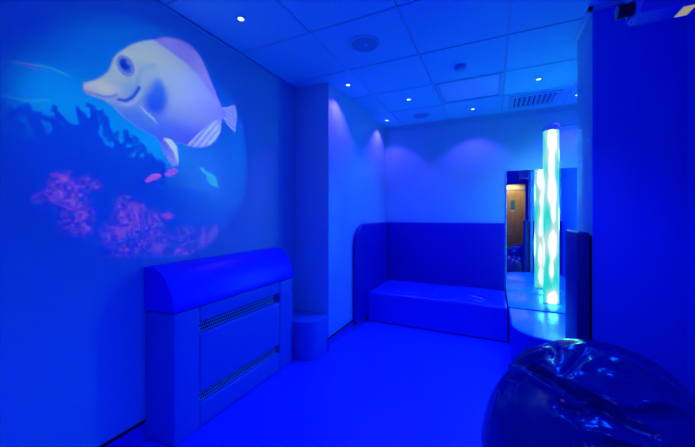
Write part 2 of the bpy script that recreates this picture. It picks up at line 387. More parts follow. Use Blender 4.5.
ring = [top[i][0] for i in range(nx+1)] + [top[nx][j] for j in range(1, ny+1)] + [top[i][ny] for i in range(nx-1, -1, -1)] + [top[0][j] for j in range(ny-1, 0, -1)]
def drop(ring, dz_abs, grow):
    cx, cy = (bx0+bx1)/2, (by0+by1)/2
    out = []
    for v in ring:
        x, y = v.co.x, v.co.y
        x = min(max(x+(grow if x > bx1-.02 else -grow if x < bx0+.02 else 0), bx0), bx1)
        y = min(max(y+(grow if y > by1-.02 else -grow if y < by0+.02 else 0), by0), by1)
        out.append(bm.verts.new((x, y, dz_abs)))
    for k in range(len(ring)): bm.faces.new((ring[k], ring[(k+1) % len(ring)], out[(k+1) % len(ring)], out[k]))
    return out
r1 = drop(ring, .330, .005); r2 = drop(r1, .322, .003); r3 = drop(r2, .014, 0); bm.faces.new(r3)
part('seat', bm, M['seat'], t, angle=50)
bm = bmesh.new(); box(bm, bx0+.0, bx1-.01, by0+.03, by1, 0, .016); part('shadow_plinth', bm, M['black'], t, smooth=False)  # black base put in for the shadow gap under the seat

# ------------------------------------------------------------------ padded platform in the alcove
t = thing('padded_platform', 'glossy blue padded corner platform that the glowing tube stands on', 'padded platform', (.53, 3.4, 0))
PX0, PX1, PYF, PYS, PZ = .134, XR-.002, 2.672, 3.445, .342
bm = bmesh.new(); R = .30
pts = [(PX0, PYS-.003)] + arc(PX0+R, PYF+R, R, 180, 270, 16) + [(.448, PYF), (.448, NY1+.006), (PX1, NY1+.006), (PX1, PYS-.003)]
def pad_top(bm, pts, zt, bev=.014):
    extrude(bm, pts, 'z', 0, zt, bev, 4)
pad_top(bm, pts, PZ-.007); o = part('front_pad', bm, [M['platform'], M['platform_side']], t)
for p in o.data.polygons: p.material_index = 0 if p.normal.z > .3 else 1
bm = bmesh.new(); extrude(bm, [(PX0, PYS), (PX1, PYS), (PX1, YB-.016), (PX0, YB-.016)], 'z', 0, PZ, .002, 2)
o = part('rear_pad', bm, [M['platform'], M['platform_side']], t)
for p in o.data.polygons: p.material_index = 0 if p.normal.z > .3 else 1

# mirror behind the tube
t = thing('wall_mirror', 'tall mirror on the back wall behind the glowing tube', 'mirror', (.535, YB-.006, PZ))
bm = bmesh.new(); box(bm, PX0+.006, XR-.004, YB-.012, YB-.002, PZ-.0, 1.776, .001, 1); part('glass', bm, M['mirror'], t, smooth=False)
bm = bmesh.new(); box(bm, PX0, PX0+.006, YB-.014, YB-.002, PZ, 1.778); part('edge_strip', bm, M['plastic'], t, smooth=False)

# bubble tube
TX, TY = .537, 3.785
t = thing('bubble_tube', 'tall glowing cyan and white bubble tube standing on the corner platform', 'bubble tube', (TX, TY, PZ))
bm = bmesh.new(); lathe(bm, [(.071, PZ+.002), (.071, 2.125)], 64, at=(TX, TY, 0)); part('tube', bm, M['tube'], t)
bm = bmesh.new(); lathe(bm, [(.0735, PZ), (.0735, PZ+.003), (.071, PZ+.005)], 64, at=(TX, TY, 0)); part('base_ring', bm, M['plastic'], t)
bm = bmesh.new(); lathe(bm, [(.073, 2.120), (.074, 2.124), (.074, 2.176), (.070, 2.182)], 64, at=(TX, TY, 0)); part('cap', bm, M['cap'], t)
bm = bmesh.new(); box(bm, TX+.06, XR-.003, TY-.012, TY+.012, 2.146, 2.180, .004, 2); lathe(bm, [(.018, 0), (.018, .03)], 20, at=(.775, TY, 2.150)); part('wall_arm', bm, M['plastic'], t)

# pad over the end of the divider wall
t = thing('wall_end_pad', 'narrow dark blue upright pad wrapped on the end of the divider wall', 'wall pad', (.485, 2.43, 0))
bm = bmesh.new(); box(bm, .452, .515, 2.262, 2.600, .0, 1.152, .010, 4); part('pad', bm, M['pad_dark'], t)
bm = bmesh.new(); box(bm, .515, NX-.001, 2.285, 2.590, .0, 1.130); part('shadow_board', bm, M['black'], t, smooth=False)  # black strip put in for the shadow between pad and wall
# pad on the alcove side of the divider, seen in the mirror
bm = bmesh.new(); box(bm, NX+.03, XR-.003, NY1+.002, NY1+.052, PZ, 1.152, .012, 3)
solo('alcove_pad', bm, M['pad'], 'blue wall pad inside the alcove, seen right of the tube in the mirror', 'wall pad', (.75, NY1+.03, PZ))

# ------------------------------------------------------------------ ceiling fittings
def spot(name, loc, col, power, size, blend=.6, rad=.03):
    l = bpy.data.lights.new(name, 'SPOT'); l.energy = power; l.color = col; l.spot_size = math.radians(size); l.spot_blend = blend; l.shadow_soft_size = rad
    o = bpy.data.objects.new(name, l); C.objects.link(o); o.location = loc
    return o
def downlight_mesh():
    r = bmesh.new(); lathe(r, [(.0215, .006), (.0225, -.002), (.027, -.004), (.036, -.004), (.039, .001)], 32)
    l = bmesh.new(); lathe(l, [(.0216, .002), (.018, .0005), (.010, -.001), (.0, -.0012)], 32)
    return r, l
r, l = downlight_mesh()
ring0 = link('trim_ring', r, M['plastic']); lamp0 = link('lamp', l, M['lamp'])
first = [True]
def downlight(x, y, label):
    e = thing('downlight', label, 'downlight', (x, y, CEIL-.0005), 'round downlights in the ceiling')
    if first[0]: a, b = ring0, lamp0; first[0] = False
    else:
        a, b = ring0.copy(), lamp0.copy(); C.objects.link(a); C.objects.link(b)
    a.parent = e; b.parent = e
    return e
VIOLET, BLUE = (.14, .055, 1.0), (.0, .035, 1.0)
for x, y, lb, col, pw in (
    (-1.430, 1.457, 'lit downlight above the projected fish, nearest the left wall', BLUE, P_MAIN*.12),
    (-1.245, 2.636, 'lit downlight beside the top of the boxed-out corner wall', VIOLET, P_VIO),
    (-1.258, 3.854, 'lit downlight in the far left corner of the ceiling above the sofa', VIOLET, P_VIO),
    (-.818, 3.247, 'lit downlight left of the square light panel and near the far speaker', BLUE, P_MAIN),
    (-.217, 3.861, 'lit downlight between the square light panel and the back wall', VIOLET, P_VIO),
    (.369, 3.266, 'lit downlight right of the square light panel, in front of the air vent', BLUE, P_MAIN),
    (.779, 3.867, 'lit downlight over the alcove, half hidden by the divider wall', (.09, .05, 1.), P_VIO),
    (-.12, 1.45, 'added fill downlight in the middle of the ceiling, above the top edge of the photo', BLUE, P_MAIN),  # added out of view to brighten the room
    (-.30, .22, 'added fill downlight over the floor left of the viewer, above the top edge of the photo', BLUE, P_FILL),  # unseen fill lamp, added for brightness
    (.48, .25, 'added unseen fill downlight over the middle of the floor close to the doorway side', BLUE, P_FILL),  # second unseen lamp added as fill
):
    downlight(x, y, lb)
    spot('downlight_beam', (x, y, CEIL-.012), col, pw, 112 if col is BLUE else 106, .6 if col is BLUE else .4, .028)

def ceiling_speaker(x, y, label):
    e = thing('ceiling_speaker', label, 'speaker', (x, y, CEIL), 'round speakers in the ceiling')
    bm = bmesh.new(); lathe(bm, [(.112, .0), (.112, -.004), (.106, -.008), (.094, -.006), (.092, .0)], 48, at=(x, y, CEIL)); part('rim', bm, M['grid'], e)
    bm = bmesh.new(); lathe(bm, [(.0925, -.001), (.092, -.003), (.05, -.0055), (.012, -.0065), (.0, -.0065)], 48, at=(x, y, CEIL)); part('mesh_cover', bm, M['speaker'], e)
    bm = bmesh.new(); lathe(bm, [(.012, -.006), (.012, -.0085), (.0, -.009)], 20, at=(x+.01, y, CEIL)); part('badge', bm, M['grid'], e)
ceiling_speaker(-.838, 2.049, 'large round grey ceiling speaker nearest the projected fish')
ceiling_speaker(-.813, 3.845, 'small-looking round ceiling speaker close to the back wall above the sofa')

e = thing('smoke_detector', 'small round smoke detector in front of the square light panel', 'smoke detector', (-.247, 2.70, CEIL))
bm = bmesh.new(); lathe(bm, [(.052, .0), (.052, -.012), (.048, -.016), (.030, -.018)], 40, at=(-.247, 2.70, CEIL)); part('base', bm, M['plastic'], e)
bm = bmesh.new(); lathe(bm, [(.031, -.016), (.031, -.022)], 40, at=(-.247, 2.70, CEIL)); part('sensor_gap', bm, M['dark'], e)
bm = bmesh.new(); lathe(bm, [(.042, -.022), (.042, -.030), (.034, -.040), (.020, -.044), (.0, -.045)], 40, at=(-.247, 2.70, CEIL)); part('head', bm, M['plastic'], e)

e = thing('light_panel', 'square unlit light panel set in the ceiling, left of the air vent', 'light panel', (-.215, 3.265, CEIL))
x0, x1, y0, y1 = -.505, .075, 2.975, 3.555
bm = bmesh.new()
for a, b, c, d in ((x0, x1, y0, y0+.030), (x0, x1, y1-.030, y1), (x0, x0+.030, y0+.03, y1-.03), (x1-.030, x1, y0+.03, y1-.03)): box(bm, a, b, c, d, CEIL-.002, CEIL+.03, .002, 1)
part('frame', bm, M['grid'], e)
bm = bmesh.new(); box(bm, x0+.03, x1-.03, y0+.03, y1-.03, CEIL+.008, CEIL+.02); part('diffuser', bm, M['diffuser'], e, smooth=False)

e = thing('air_vent', 'square louvred air vent in the ceiling close to the back wall', 'air vent', (.385, 3.82, CEIL))
vx0, vx1, vy0, vy1 = .15, .62, 3.62, 4.02
bm = bmesh.new()
for a, b, c, d in ((vx0, vx1, vy0, vy0+.05), (vx0, vx1, vy1-.05, vy1), (vx0, vx0+.05, vy0+.05, vy1-.05), (vx1-.05, vx1, vy0+.05, vy1-.05)): box(bm, a, b, c, d, CEIL-.010, CEIL-.0005, .003, 2)
part('frame', bm, M['grid'], e)
bm = bmesh.new(); box(bm, vx0+.05, vx1-.05, vy0+.05, vy1-.05, CEIL-.0015, CEIL-.0005); part('duct', bm, M['duct'], e, smooth=False)
for k in range(8):
    x = vx0+.075+k*(vx1-vx0-.15)/7
    bm = bmesh.new(); extrude(bm, [(x-.012, CEIL-.002), (x-.010, CEIL-.002), (x+.014, CEIL-.016), (x+.012, CEIL-.016)], 'y', vy0+.05, vy1-.05)
    part('louvre', bm, M['grid'], e, smooth=False)

# ------------------------------------------------------------------ projector
PL = (0, 1.43, 1.992)
e = thing('projector', 'blue effect projector with a black lens, high on the right beside the ceiling edge', 'projector', (.62, 1.43, 1.96))
bm = bmesh.new()
extrude(bm, [(1.390, 1.952), (1.475, 1.952), (1.505, 1.980), (1.505, 2.13), (1.360, 2.13), (1.360, 1.975)], 'x', .450, .86, .010, 3)
part('casing', bm, M['proj'], e, angle=25)
bm = bmesh.new(); lathe(bm, [(.024, .436), (.024, .452)], 40, 'x', PL); lathe(bm, [(.022, .424), (.0225, .436)], 40, 'x', PL); lathe(bm, [(.020, .404), (.0245, .404), (.0255, .407), (.0255, .422), (.022, .425)], 40, 'x', PL)
lb = part('lens_barrel', bm, M['proj_dark'], e, 'black ribbed lens barrel')
bm = bmesh.new(); lathe(bm, [(.0, .401), (.011, .4015), (.0195, .404), (.0195, .407)], 40, 'x', PL); part('lens', bm, M['lens'], lb)
bm = bmesh.new(); box(bm, .4485, .452, 1.455, 1.485, 1.975, 1.981)
part('front_slot', bm, M['dark'], e, smooth=False)
bm = bmesh.new()
for k in range(3): box(bm, .484+k*.014, .494+k*.014, 1.358, 1.362, 1.988, 2.012)
part('side_vent', bm, M['vent_white'], e, 'lit ventilation slots', smooth=False)
bm = bmesh.new()
for k in range(4): box(bm, .573+k*.0085, .580+k*.0085, 1.410, 1.470, 1.9505, 1.9535)
part('lamp_vent', bm, M['vent_glow'], e, 'warm lit louvre under the casing', smooth=False)
bm = bmesh.new(); box(bm, .86, XR, 1.41, 1.45, 2.03, 2.07, .003, 2); box(bm, XR-.008, XR, 1.37, 1.49, 1.99, 2.11, .002, 1); part('wall_bracket', bm, M['plastic'], e)

# ------------------------------------------------------------------ bean bags
CR = []
def crease(amp, wid, *pts): CR.append((amp, wid, np.array(pts)))
# crest along the pulled-up left shoulder and the tucks beside it
crease(.028, .020, (-.332, .014, .493), (-.257, .021, .57), (-.201, -.006, .611), (-.19, -.03, .616))
crease(.022, .013, (-.328, -.006, .497), (-.265, -.024, .562), (-.208, -.03, .605))
crease(-.022, .013, (-.306, -.040, .512), (-.250, -.058, .565), (-.205, -.05, .603))
crease(.018, .011, (-.306, -.059, .516), (-.247, -.086, .565), (-.205, -.10, .592), (-.18, -.14, .588))
crease(-.022, .020, (-.165, .03, .628), (-.165, -.03, .628), (-.17, -.10, .605))
crease(.036, .012, (-.345, .030, .475), (-.291, -.093, .521), (-.267, -.136, .524), (-.211, -.202, .525), (-.160, -.240, .525))
crease(-.040, .017, (-.300, -.070, .527), (-.260, -.105, .548), (-.232, -.140, .553), (-.191, -.186, .552))
crease(.030, .012, (-.178, -.178, .566), (-.12, -.215, .566), (-.048, -.255, .548), (.0, -.272, .532))
crease(-.042, .016, (-.200, -.192, .545), (-.142, -.238, .538), (-.075, -.262, .538), (-.03, -.276, .528))
crease(.018, .010, (-.150, -.230, .545), (-.09, -.258, .540), (-.045, -.270, .532))
crease(-.020, .012, (-.165, -.255, .515), (-.110, -.268, .520), (-.060, -.272, .525))
# top of the bag: long soft folds fanning out to the right
crease(.018, .018, (-.144, -.053, .635), (-.086, -.043, .656), (-.036, -.033, .666), (.05, .0, .668))
crease(-.016, .016, (-.160, -.180, .570), (-.116, -.141, .616), (-.092, -.11, .638), (-.05, -.07, .656))
crease(.016, .020, (-.120, -.185, .590), (-.07, -.15, .625), (-.03, -.12, .645))
crease(.020, .030, (-.036, -.065, .661), (.026, -.094, .654), (.10, -.11, .636), (.20, -.12, .59))
crease(-.014, .026, (-.02, -.11, .648), (.057, -.13, .635), (.14, -.15, .60), (.22, -.17, .55))
crease(.016, .016, (-.021, -.17, .620), (.057, -.168, .615), (.136, -.16, .600))
crease(-.012, .02, (.0, .03, .668), (.14, -.03, .635), (.28, -.08, .54))
crease(.014, .03, (.05, .06, .66), (.20, .02, .61), (.34, -.03, .48))
# lower right folds
crease(-.046, .018, (-.175, -.268, .485), (-.116, -.281, .498), (-.058, -.276, .520))
crease(-.034, .018, (-.07, -.275, .522), (.0, -.297, .503), (.053, -.305, .487), (.09, -.305, .475))
crease(.026, .012, (-.035, -.250, .555), (.02, -.268, .542), (.075, -.262, .535))
crease(.026, .011, (.10, -.232, .560), (.16, -.215, .550), (.215, -.195, .530))
crease(-.026, .018, (.019, -.284, .520), (.098, -.256, .533), (.18, -.222, .528))
crease(.022, .016, (-.185, -.288, .455), (-.150, -.302, .455), (-.125, -.318, .438), (-.115, -.330, .42))
crease(.022, .012, (-.133, -.317, .439), (-.065, -.324, .456), (-.011, -.333, .45), (.058, -.332, .446))
crease(-.018, .016, (-.10, -.335, .420), (-.02, -.345, .425), (.06, -.342, .430))
crease(.016, .014, (.060, -.322, .465), (.075, -.345, .42), (.07, -.365, .37))
# left flank
crease(-.018, .016, (-.365, -.030, .450), (-.325, -.095, .480), (-.285, -.120, .515))
crease(.012, .014, (-.40, -.05, .38), (-.41, -.10, .28), (-.42, -.10, .16))
crease(-.012, .014, (-.36, -.12, .40), (-.37, -.17, .28), (-.38, -.18, .15))
crease(.012, .012, (-.325, -.13, .46), (-.33, -.18, .38), (-.32, -.22, .28))
def bag_mesh(A, creases, nu=300, nv=170, seed=3):
    rs = np.random.RandomState(seed)
    th = np.linspace(0, 2*np.pi, nu, endpoint=False); ph = np.linspace(0, np.pi*.5, nv)     # ph 0 = foot, pi/2 = top
    T, Pp = np.meshgrid(th, ph, indexing='ij')
    c = np.cos(Pp)
    rz = np.sin(Pp)
    # foot tucks in a little where the bag meets the floor
    foot = 1-.10*np.exp(-(rz/.10)**2)
    P = np.stack([A[0]*c*np.cos(T)*foot, A[1]*c*np.sin(T)*foot, A[2]*rz], -1)
    N = P/np.array(A)**2; N /= np.linalg.norm(N, axis=-1, keepdims=True)
    d = np.zeros(T.shape)
    for amp, wid, pts in creases:
        best = np.full(T.shape, 9.); taper = np.zeros(T.shape); L = 0
        seg = np.linalg.norm(np.diff(pts, axis=0), axis=1); tot = seg.sum()
        for k in range(len(pts)-1):
            a, b = pts[k], pts[k+1]; ab = b-a
            s = np.clip(((P-a)@ab)/(ab@ab), 0, 1)
            dist = np.linalg.norm(P-(a+s[..., None]*ab), axis=-1)
            m = dist < best; best = np.where(m, dist, best)
            u = (L+s*seg[k])/tot; taper = np.where(m, np.sin(np.pi*(.12+.76*u)), taper); L += seg[k]
        d += amp*taper*(np.exp(-(best/wid)**1.3) if amp > 0 else np.exp(-(best/wid)**2))
    for k in range(8):
        w = rs.normal(size=3)*6; d += .0010*np.sin(P@w+rs.rand()*6)
    for k in range(8):
        w = rs.normal(size=3)*16; d += .0004*np.sin(P@w+rs.rand()*6)
    d *= np.clip(rz/.08, 0, 1)
    P = P+N*d[..., None]
    m_ = nv-1
    co = [tuple(v) for v in P[:, :m_].reshape(-1, 3).tolist()] + [(0, 0, float(P[:, -1, 2].mean()))]
    fc = [(i*m_+j, ((i+1) % nu)*m_+j, ((i+1) % nu)*m_+j+1, i*m_+j+1) for i in range(nu) for j in range(m_-1)]
    fc += [(i*m_+m_-1, ((i+1) % nu)*m_+m_-1, nu*m_) for i in range(nu)] + [tuple(i*m_ for i in range(nu-1, -1, -1))]
    me = bpy.data.meshes.new('tmp'); me.from_pydata(co, [], fc)
    bm = bmesh.new(); bm.from_mesh(me); bpy.data.meshes.remove(me)
    return bm
e = thing('bean_bag', 'large creased navy vinyl bean bag in front of the dark divider wall', 'bean bag', (.42, 1.75, 0))
bm = bag_mesh((.49, .45, .67), CR, 720, 340); bmesh.ops.translate(bm, verts=bm.verts, vec=(.42, 1.75, 0)); part('cover', bm, M['bag'], e, angle=180)
bm = bmesh.new()
sp = []
for k in range(24):
    z = .01+.43*k/23; c = math.sqrt(max(0, 1-(z/.67)**2)); a = math.atan2(-.31/.45, -.135/.49)
    sp.append((.42+.49*c*math.cos(a)*1.001, 1.75+.45*c*math.sin(a)*1.001, z))
tube(bm, sp, .004, 8); part('seam', bm, M['bag'], e)

# things at the doorway end, seen in the mirror
e = thing('bean_bag', 'low blue bean bag near the doorway, seen only in the mirror', 'bean bag', (.46, -.15, 0))
bm = bag_mesh((.30, .30, .35), [(.02, .03, np.array([(-.2, .1, .27), (0, .12, .37), (.18, .1, .28)])), (-.02, .03, np.array([(-.2, .16, .25), (0, .18, .33), (.16, .16, .27)]))], 120, 60, 5)
bmesh.ops.translate(bm, verts=bm.verts, vec=(.46, -.15, 0)); part('cover', bm, M['pad'], e, angle=180)
e = thing('storage_box', 'dark storage box behind the low bean bag, seen in the mirror', 'storage box', (.66, -.72, 0))
bm = bmesh.new(); box(bm, .50, .80, -.90, -.55, 0, .44, .012, 3); part('body', bm, M['storage'], e)
bm = bmesh.new(); box(bm, .49, .81, -.91, -.54, .44, .475, .010, 3); part('lid', bm, M['storage'], e)
e = thing('spray_bottle', 'small bottle standing on the dark storage box, seen in the mirror', 'bottle', (.70, -.70, .475))
bm = bmesh.new(); lathe(bm, [(.030, .475), (.033, .48), (.033, .56), (.014, .59), (.014, .60)], 24, at=(.70, -.70, 0)); part('body', bm, M['storage'], e)
bm = bmesh.new(); lathe(bm, [(.016, .598), (.016, .64), (.010, .65)], 24, at=(.70, -.70, 0)); part('cap', bm, M['plastic'], e)

# wooden door beyond the doorway
bm = bmesh.new()
for a, b, c, d in ((-.14, -.05, 0, 2.12), (.90, .938, 0, 2.12), (-.05, .90, 1.99, 2.12)): box(bm, a, b, -2.25, -2.19, c, d, .004, 2)
struct('trim_8', bm, M['cream'])
bm = bmesh.new(); box(bm, -.045, .895, -2.25, -2.205, .006, 1.975, .003, 2)
dr = props(link('door_1', bm, M['wood']), 'wooden door seen in the mirror', None, None, 'structure')
bm = bmesh.new(); lathe(bm, [(.018, 0), (.018, .012), (.012, .014)], 20); bmesh.ops.rotate(bm, verts=bm.verts, cent=(0, 0, 0), matrix=Matrix.Rotation(-PI/2, 3, 'X')); bmesh.ops.translate(bm, verts=bm.verts, vec=(.44, -2.205, .66))
o = link('lock', bm, M['plastic'], dr)
bm = bmesh.new(); box(bm, .47, .57, -2.205, -2.200, 1.39, 1.68); box(bm, .47, .57, -2.205, -2.200, 1.34, 1.385)
o = link('door_notice', bm, [M['sign'], M['cream']], smooth=False); props(o, 'teal notice with a cream strip on the wooden door in the mirror', 'notice')
for p in o.data.polygons: p.material_index = 0 if p.center.z > 1.387 else 1

# lobby lamp
e = thing('lobby_lamp', 'warm ceiling lamp beyond the doorway', 'lamp', (.45, -1.72, CEIL))
bm = bmesh.new(); lathe(bm, [(.12, 0), (.12, -.01), (.10, -.02)], 40, at=(.45, -1.72, CEIL)); part('rim', bm, M['plastic'], e)
bm = bmesh.new(); lathe(bm, [(.10, -.018), (.08, -.03), (.0, -.036)], 40, at=(.45, -1.72, CEIL)); part('diffuser', bm, M['warm'], e)
o = spot('lobby_lamp_beam', (.45, -1.70, CEIL-.06), (1., .84, .52), P_LOBBY, 100, .6, .08)
o.rotation_euler = (Vector((.47, -2.22, 1.1))-o.location).to_track_quat('-Z', 'Y').to_euler()
# ------------------------------------------------------------------ the picture that the projector throws (a slide, drawn here in metres on the wall: y along, z up)
SY0, SY1, SZ0, SZ1, SN = .20, 2.05, .75, 2.60, 1110
gy = np.linspace(SY0, SY1, SN); gz = np.linspace(SZ0, SZ1, SN)
GY, GZ = np.meshgrid(gy, gz)            # rows run up
def inside(poly):
    m = np.zeros(GY.shape, bool); n = len(poly)
    for i in range(n):
        (x1, y1), (x2, y2) = poly[i], poly[(i+1) % n]
        if y1 == y2: continue
        c = ((y1 > GZ) != (y2 > GZ)) & (GY < (x2-x1)*(GZ-y1)/(y2-y1)+x1); m ^= c
    return m.astype(float)
def blur(a, px):
    if px < 1: return a
    r = max(1, int(px))
    for _ in range(3):
        for ax in (0, 1):
            pad = [(0, 0), (0, 0)]; pad[ax] = (r+1, r); c = np.cumsum(np.pad(a, pad, mode='edge'), axis=ax)
            a = (np.take(c, range(2*r+1, 2*r+1+SN), ax)-np.take(c, range(0, SN), ax))/(2*r+1)
    return a
PXM = SN/(SY1-SY0)
def shape(poly, soft=.003): return blur(inside(poly), soft*PXM)
def line(pts, w, soft=1.):
    d = np.full(GY.shape, 9.)
    for (x1, y1), (x2, y2) in zip(pts, pts[1:]):
        dx, dy = x2-x1, y2-y1; s = np.clip(((GY-x1)*dx+(GZ-y1)*dy)/(dx*dx+dy*dy), 0, 1)
        d = np.minimum(d, np.hypot(GY-x1-s*dx, GZ-y1-s*dy))
    return np.exp(-(d/w)**2*soft)
def blob(cy, cz, ry, rz): return np.exp(-(((GY-cy)/ry)**2+((GZ-cz)/rz)**2))
def noise(freq, seed):
    rs = np.random.RandomState(seed); out = np.zeros(GY.shape); amp = 1.
    for o in range(4):
        n = int(freq*2**o*(SY1-SY0))+3; g = rs.rand(n, n)
        x = (GY-SY0)/(SY1-SY0)*(n-2); y = (GZ-SZ0)/(SZ1-SZ0)*(n-2); xi = x.astype(int); yi = y.astype(int); fx = x-xi; fy = y-yi
        fx = fx*fx*(3-2*fx); fy = fy*fy*(3-2*fy)
        out += amp*((g[yi, xi]*(1-fx)+g[yi, xi+1]*fx)*(1-fy)+(g[yi+1, xi]*(1-fx)+g[yi+1, xi+1]*fx)*fy); amp *= .5
    return out/1.875
IMG = np.zeros(GY.shape+(3,))
def put(mask, col):
    global IMG
    col = np.array(col, float); col = col if col.ndim == 3 else col[None, None, :]
    IMG = IMG*(1-mask[..., None])+col*mask[..., None]
def mix(a, b, t): return np.array(a)[None, None, :]*(1-t[..., None])+np.array(b)[None, None, :]*t[..., None]
n1, n2, n3, n4 = noise(3, 1), noise(14, 2), noise(40, 3), noise(75, 4)
# water
IMG[:] = mix((.0, .004, .02), (.0, .085, .18), np.clip(blob(1.02, 1.92, .42, .36)*1.25, 0, 1))
put(.85*np.clip(blob(1.08, 1.64, .22, .15)*1.2, 0, 1), (.0, .23, .38))
put(.8*np.clip(blob(.88, 1.76, .20, .10)*1.2, 0, 1), (.0, .17, .30))
put(.75*np.clip(blob(1.45, 1.50, .22, .28), 0, 1), (.03, .13, .36))
put(.5*blob(1.72, 1.70, .14, .4), (.0, .09, .26))
put(.9*np.clip(blob(.66, 1.79, .22, .12)*1.2, 0, 1), (.0, .17, .29))
IMG *= (.92+.16*n1)[..., None]
# reef
coral = np.clip((blur(inside(CORAL), .0025*PXM)+.42*(n2-.5)+.25*(n3-.5)-.45)*9, 0, 1)
put(coral*.92, mix((.0, .004, .08), (.0, .010, .16), n2))
rc = np.random.RandomState(5)
tw = np.zeros(GY.shape)
def dot(y, z, r):
    j0, j1 = [int(np.clip((y+s*r*2.2-SY0)*PXM, 0, SN)) for s in (-1, 1)]; i0, i1 = [int(np.clip((z+s*r*2.2-SZ0)*PXM, 0, SN)) for s in (-1, 1)]
    if j1 <= j0 or i1 <= i0: return
    q = np.hypot(GY[i0:i1, j0:j1]-y, GZ[i0:i1, j0:j1]-z)
    tw[i0:i1, j0:j1] = np.maximum(tw[i0:i1, j0:j1], np.clip((r-q)*PXM*.7+.5, 0, 1))
def twig(y, z, a, r, ln, depth):
    n = int(ln/.010)
    for k in range(n):
        a += rc.normal()*.16; y += .010*math.sin(a); z += .010*math.cos(a)
        dot(y, z, r*(1-.35*k/n))
        if rc.rand() < .55: s = rc.choice([-1, 1])*rc.uniform(.8, 1.5); dot(y+r*1.3*math.sin(a+s), z+r*1.3*math.cos(a+s), r*.62)
        if depth and rc.rand() < .16: twig(y, z, a+rc.choice([-1, 1])*rc.uniform(.5, 1.0), r*.85, ln*.5, depth-1)
    dot(y, z, r*.9)
for y, z, a, ln in ((.63, 1.62, -.35, .10), (.69, 1.63, -.2, .10), (.72, 1.62, -.55, .09), (.76, 1.63, -.3, .13), (.80, 1.63, -.42, .11), (.83, 1.64, -.25, .12), (.86, 1.64, .05, .12), (.88, 1.62, .3, .12), (.92, 1.60, .8, .11), (.95, 1.58, 1.2, .10), (1.0, 1.54, .5, .08), (1.06, 1.50, .1, .09), (1.08, 1.50, .5, .08), (1.12, 1.48, .2, .09), (1.13, 1.46, .9, .07), (.57, 1.60, -.6, .08)):
    twig(y, z, a, .0105, ln, 1)
put(tw*.92, mix((.0, .004, .08), (.0, .012, .17), n2))
low = np.clip((1.62-GZ)/.25, 0, 1)*np.clip((1.34-GY)/.2, 0, 1)
put(low*.8, mix((.0, .003, .07), (.0, .010, .17), n2))
put(np.clip((1.42-GZ)/.22, 0, 1)*np.clip((1.9-GY)/.4, 0, 1)*.6, (.0, .008, .14))
rub = np.clip((blob(1.30, 1.34, .26, .12)*1.1+.9*(n3-.5)+.5*(n2-.5)-.45)*5, 0, 1); put(rub*.45, (.0, .012, .16))
pk = np.zeros(GY.shape)
for cy, cz, ry, rz in PINK: pk = np.maximum(pk, blob(cy, cz, ry*1.15, rz*1.15))
pk = np.clip(pk*1.35*(.30+.8*n2+.8*(n4-.5))-.14, 0, 1)
put(pk*.78, mix((.08, .006, .09), (.46, .05, .16), np.clip(2.6*n4-.95+.5*(n2-.5), 0, 1)))
put(np.clip(blob(.70, 1.42, .02, .014)+blob(.93, 1.17, .035, .02)+blob(1.0, 1.30, .02, .02), 0, 1)*.45, (.55, .06, .14))
# feelers and small fish
put(line(WHISK1, .0045)*.8, (.02, .26, .20)); put(line(WHISK2, .0045)*.8, (.02, .22, .20))
put(blob(WHISK1[1][0]+.02, WHISK1[1][1], .03, .006)*.6, (.25, .01, .15))
put(shape(PINKFISH, .003), mix((.55, .05, .16), (.80, .20, .24), np.clip((GZ-1.47)/.06, 0, 1)))
put(shape(PURPLEFISH, .003), (.42, .06, .22)); put(shape(PINKFISH2, .003)*.8, (.45, .02, .14))
put(shape(CYANFISH, .003), mix((.0, .22, .18), (.10, .42, .22), n3)); put(shape(BITS, .003)*.6, (.10, .32, .3))
# the big fish
ray = .5+.5*np.sin((GY*.75+GZ*1.0)*260+6*n1)
put(shape(DORSAL, .004), mix((.20, .06, .22), (.42, .20, .22), np.clip(ray*.65+.7*(n2-.42)+.45*np.clip((GY-1.35)*4, 0, 1), 0, 1)))
put(shape(TAIL, .003), mix((.22, .12, .26), (.40, .26, .28), .5+.5*np.sin(GZ*190+GY*60)))
body = shape(BODY, .004)
t = np.clip((GY-.80)/.85, 0, 1)
base = mix((.50, .36, .03), (.20, .07, .30), np.clip(t*1.2-.15, 0, 1)**1.2)
put(body, base)
sh = lambda m, c, k: put(np.clip(m, 0, 1)*body*k, c)
sh(blob(1.26, 1.70, .44, .15)*1.3, (.05, .015, .34), .95)
sh(blob(1.03, 1.76, .20, .09)*1.1, (.02, .10, .26), .85)
sh(blob(1.28, 2.02, .22, .12), (.56, .38, .10), .9)
sh(blob(1.12, 2.13, .17, .08), (.66, .42, .06), .85)
sh(blob(.97, 2.10, .06, .06), (.66, .40, .07), .6)
sh(blob(.985, 1.91, .075, .06), (.10, .20, .14), .75)
sh(blob(.86, 1.885, .07, .035), (.82, .46, .03), .8)
sh(blob(.92, 1.96, .05, .05), (.62, .38, .06), .5)
sh(blob(1.48, 1.95, .17, .10), (.30, .14, .34), .6)
sh(blob(1.42, 2.08, .10, .05), (.42, .26, .24), .5)
ww = .5+.5*np.sin(GY*130+GZ*220+10*n1); sh(ww*blob(1.3, 2.0, .3, .16), (.62, .44, .30), .16)
sh(n2*blob(1.2, 2.0, .4, .25), (.30, .22, .10), .45); sh((n4-.35)*2*blob(1.25, 1.95, .4, .3), (.24, .16, .16), .35)
sh(np.clip(1-np.abs(np.hypot((GY-1.12)/.11, (GZ-1.93)/.17)-1)*7, 0, 1)*(GY < 1.12), (.16, .20, .12), .45)
put(shape(PECTORAL, .016)*.95, mix((.0, .02, .22), (.03, .12, .20), np.clip((GZ-1.84)/.2, 0, 1)))
sh(line(GILL, .009), (.0, .015, .06), .95); sh(line([(a+.012, b-.018) for a, b in GILL], .008), (.55, .36, .14), .6)
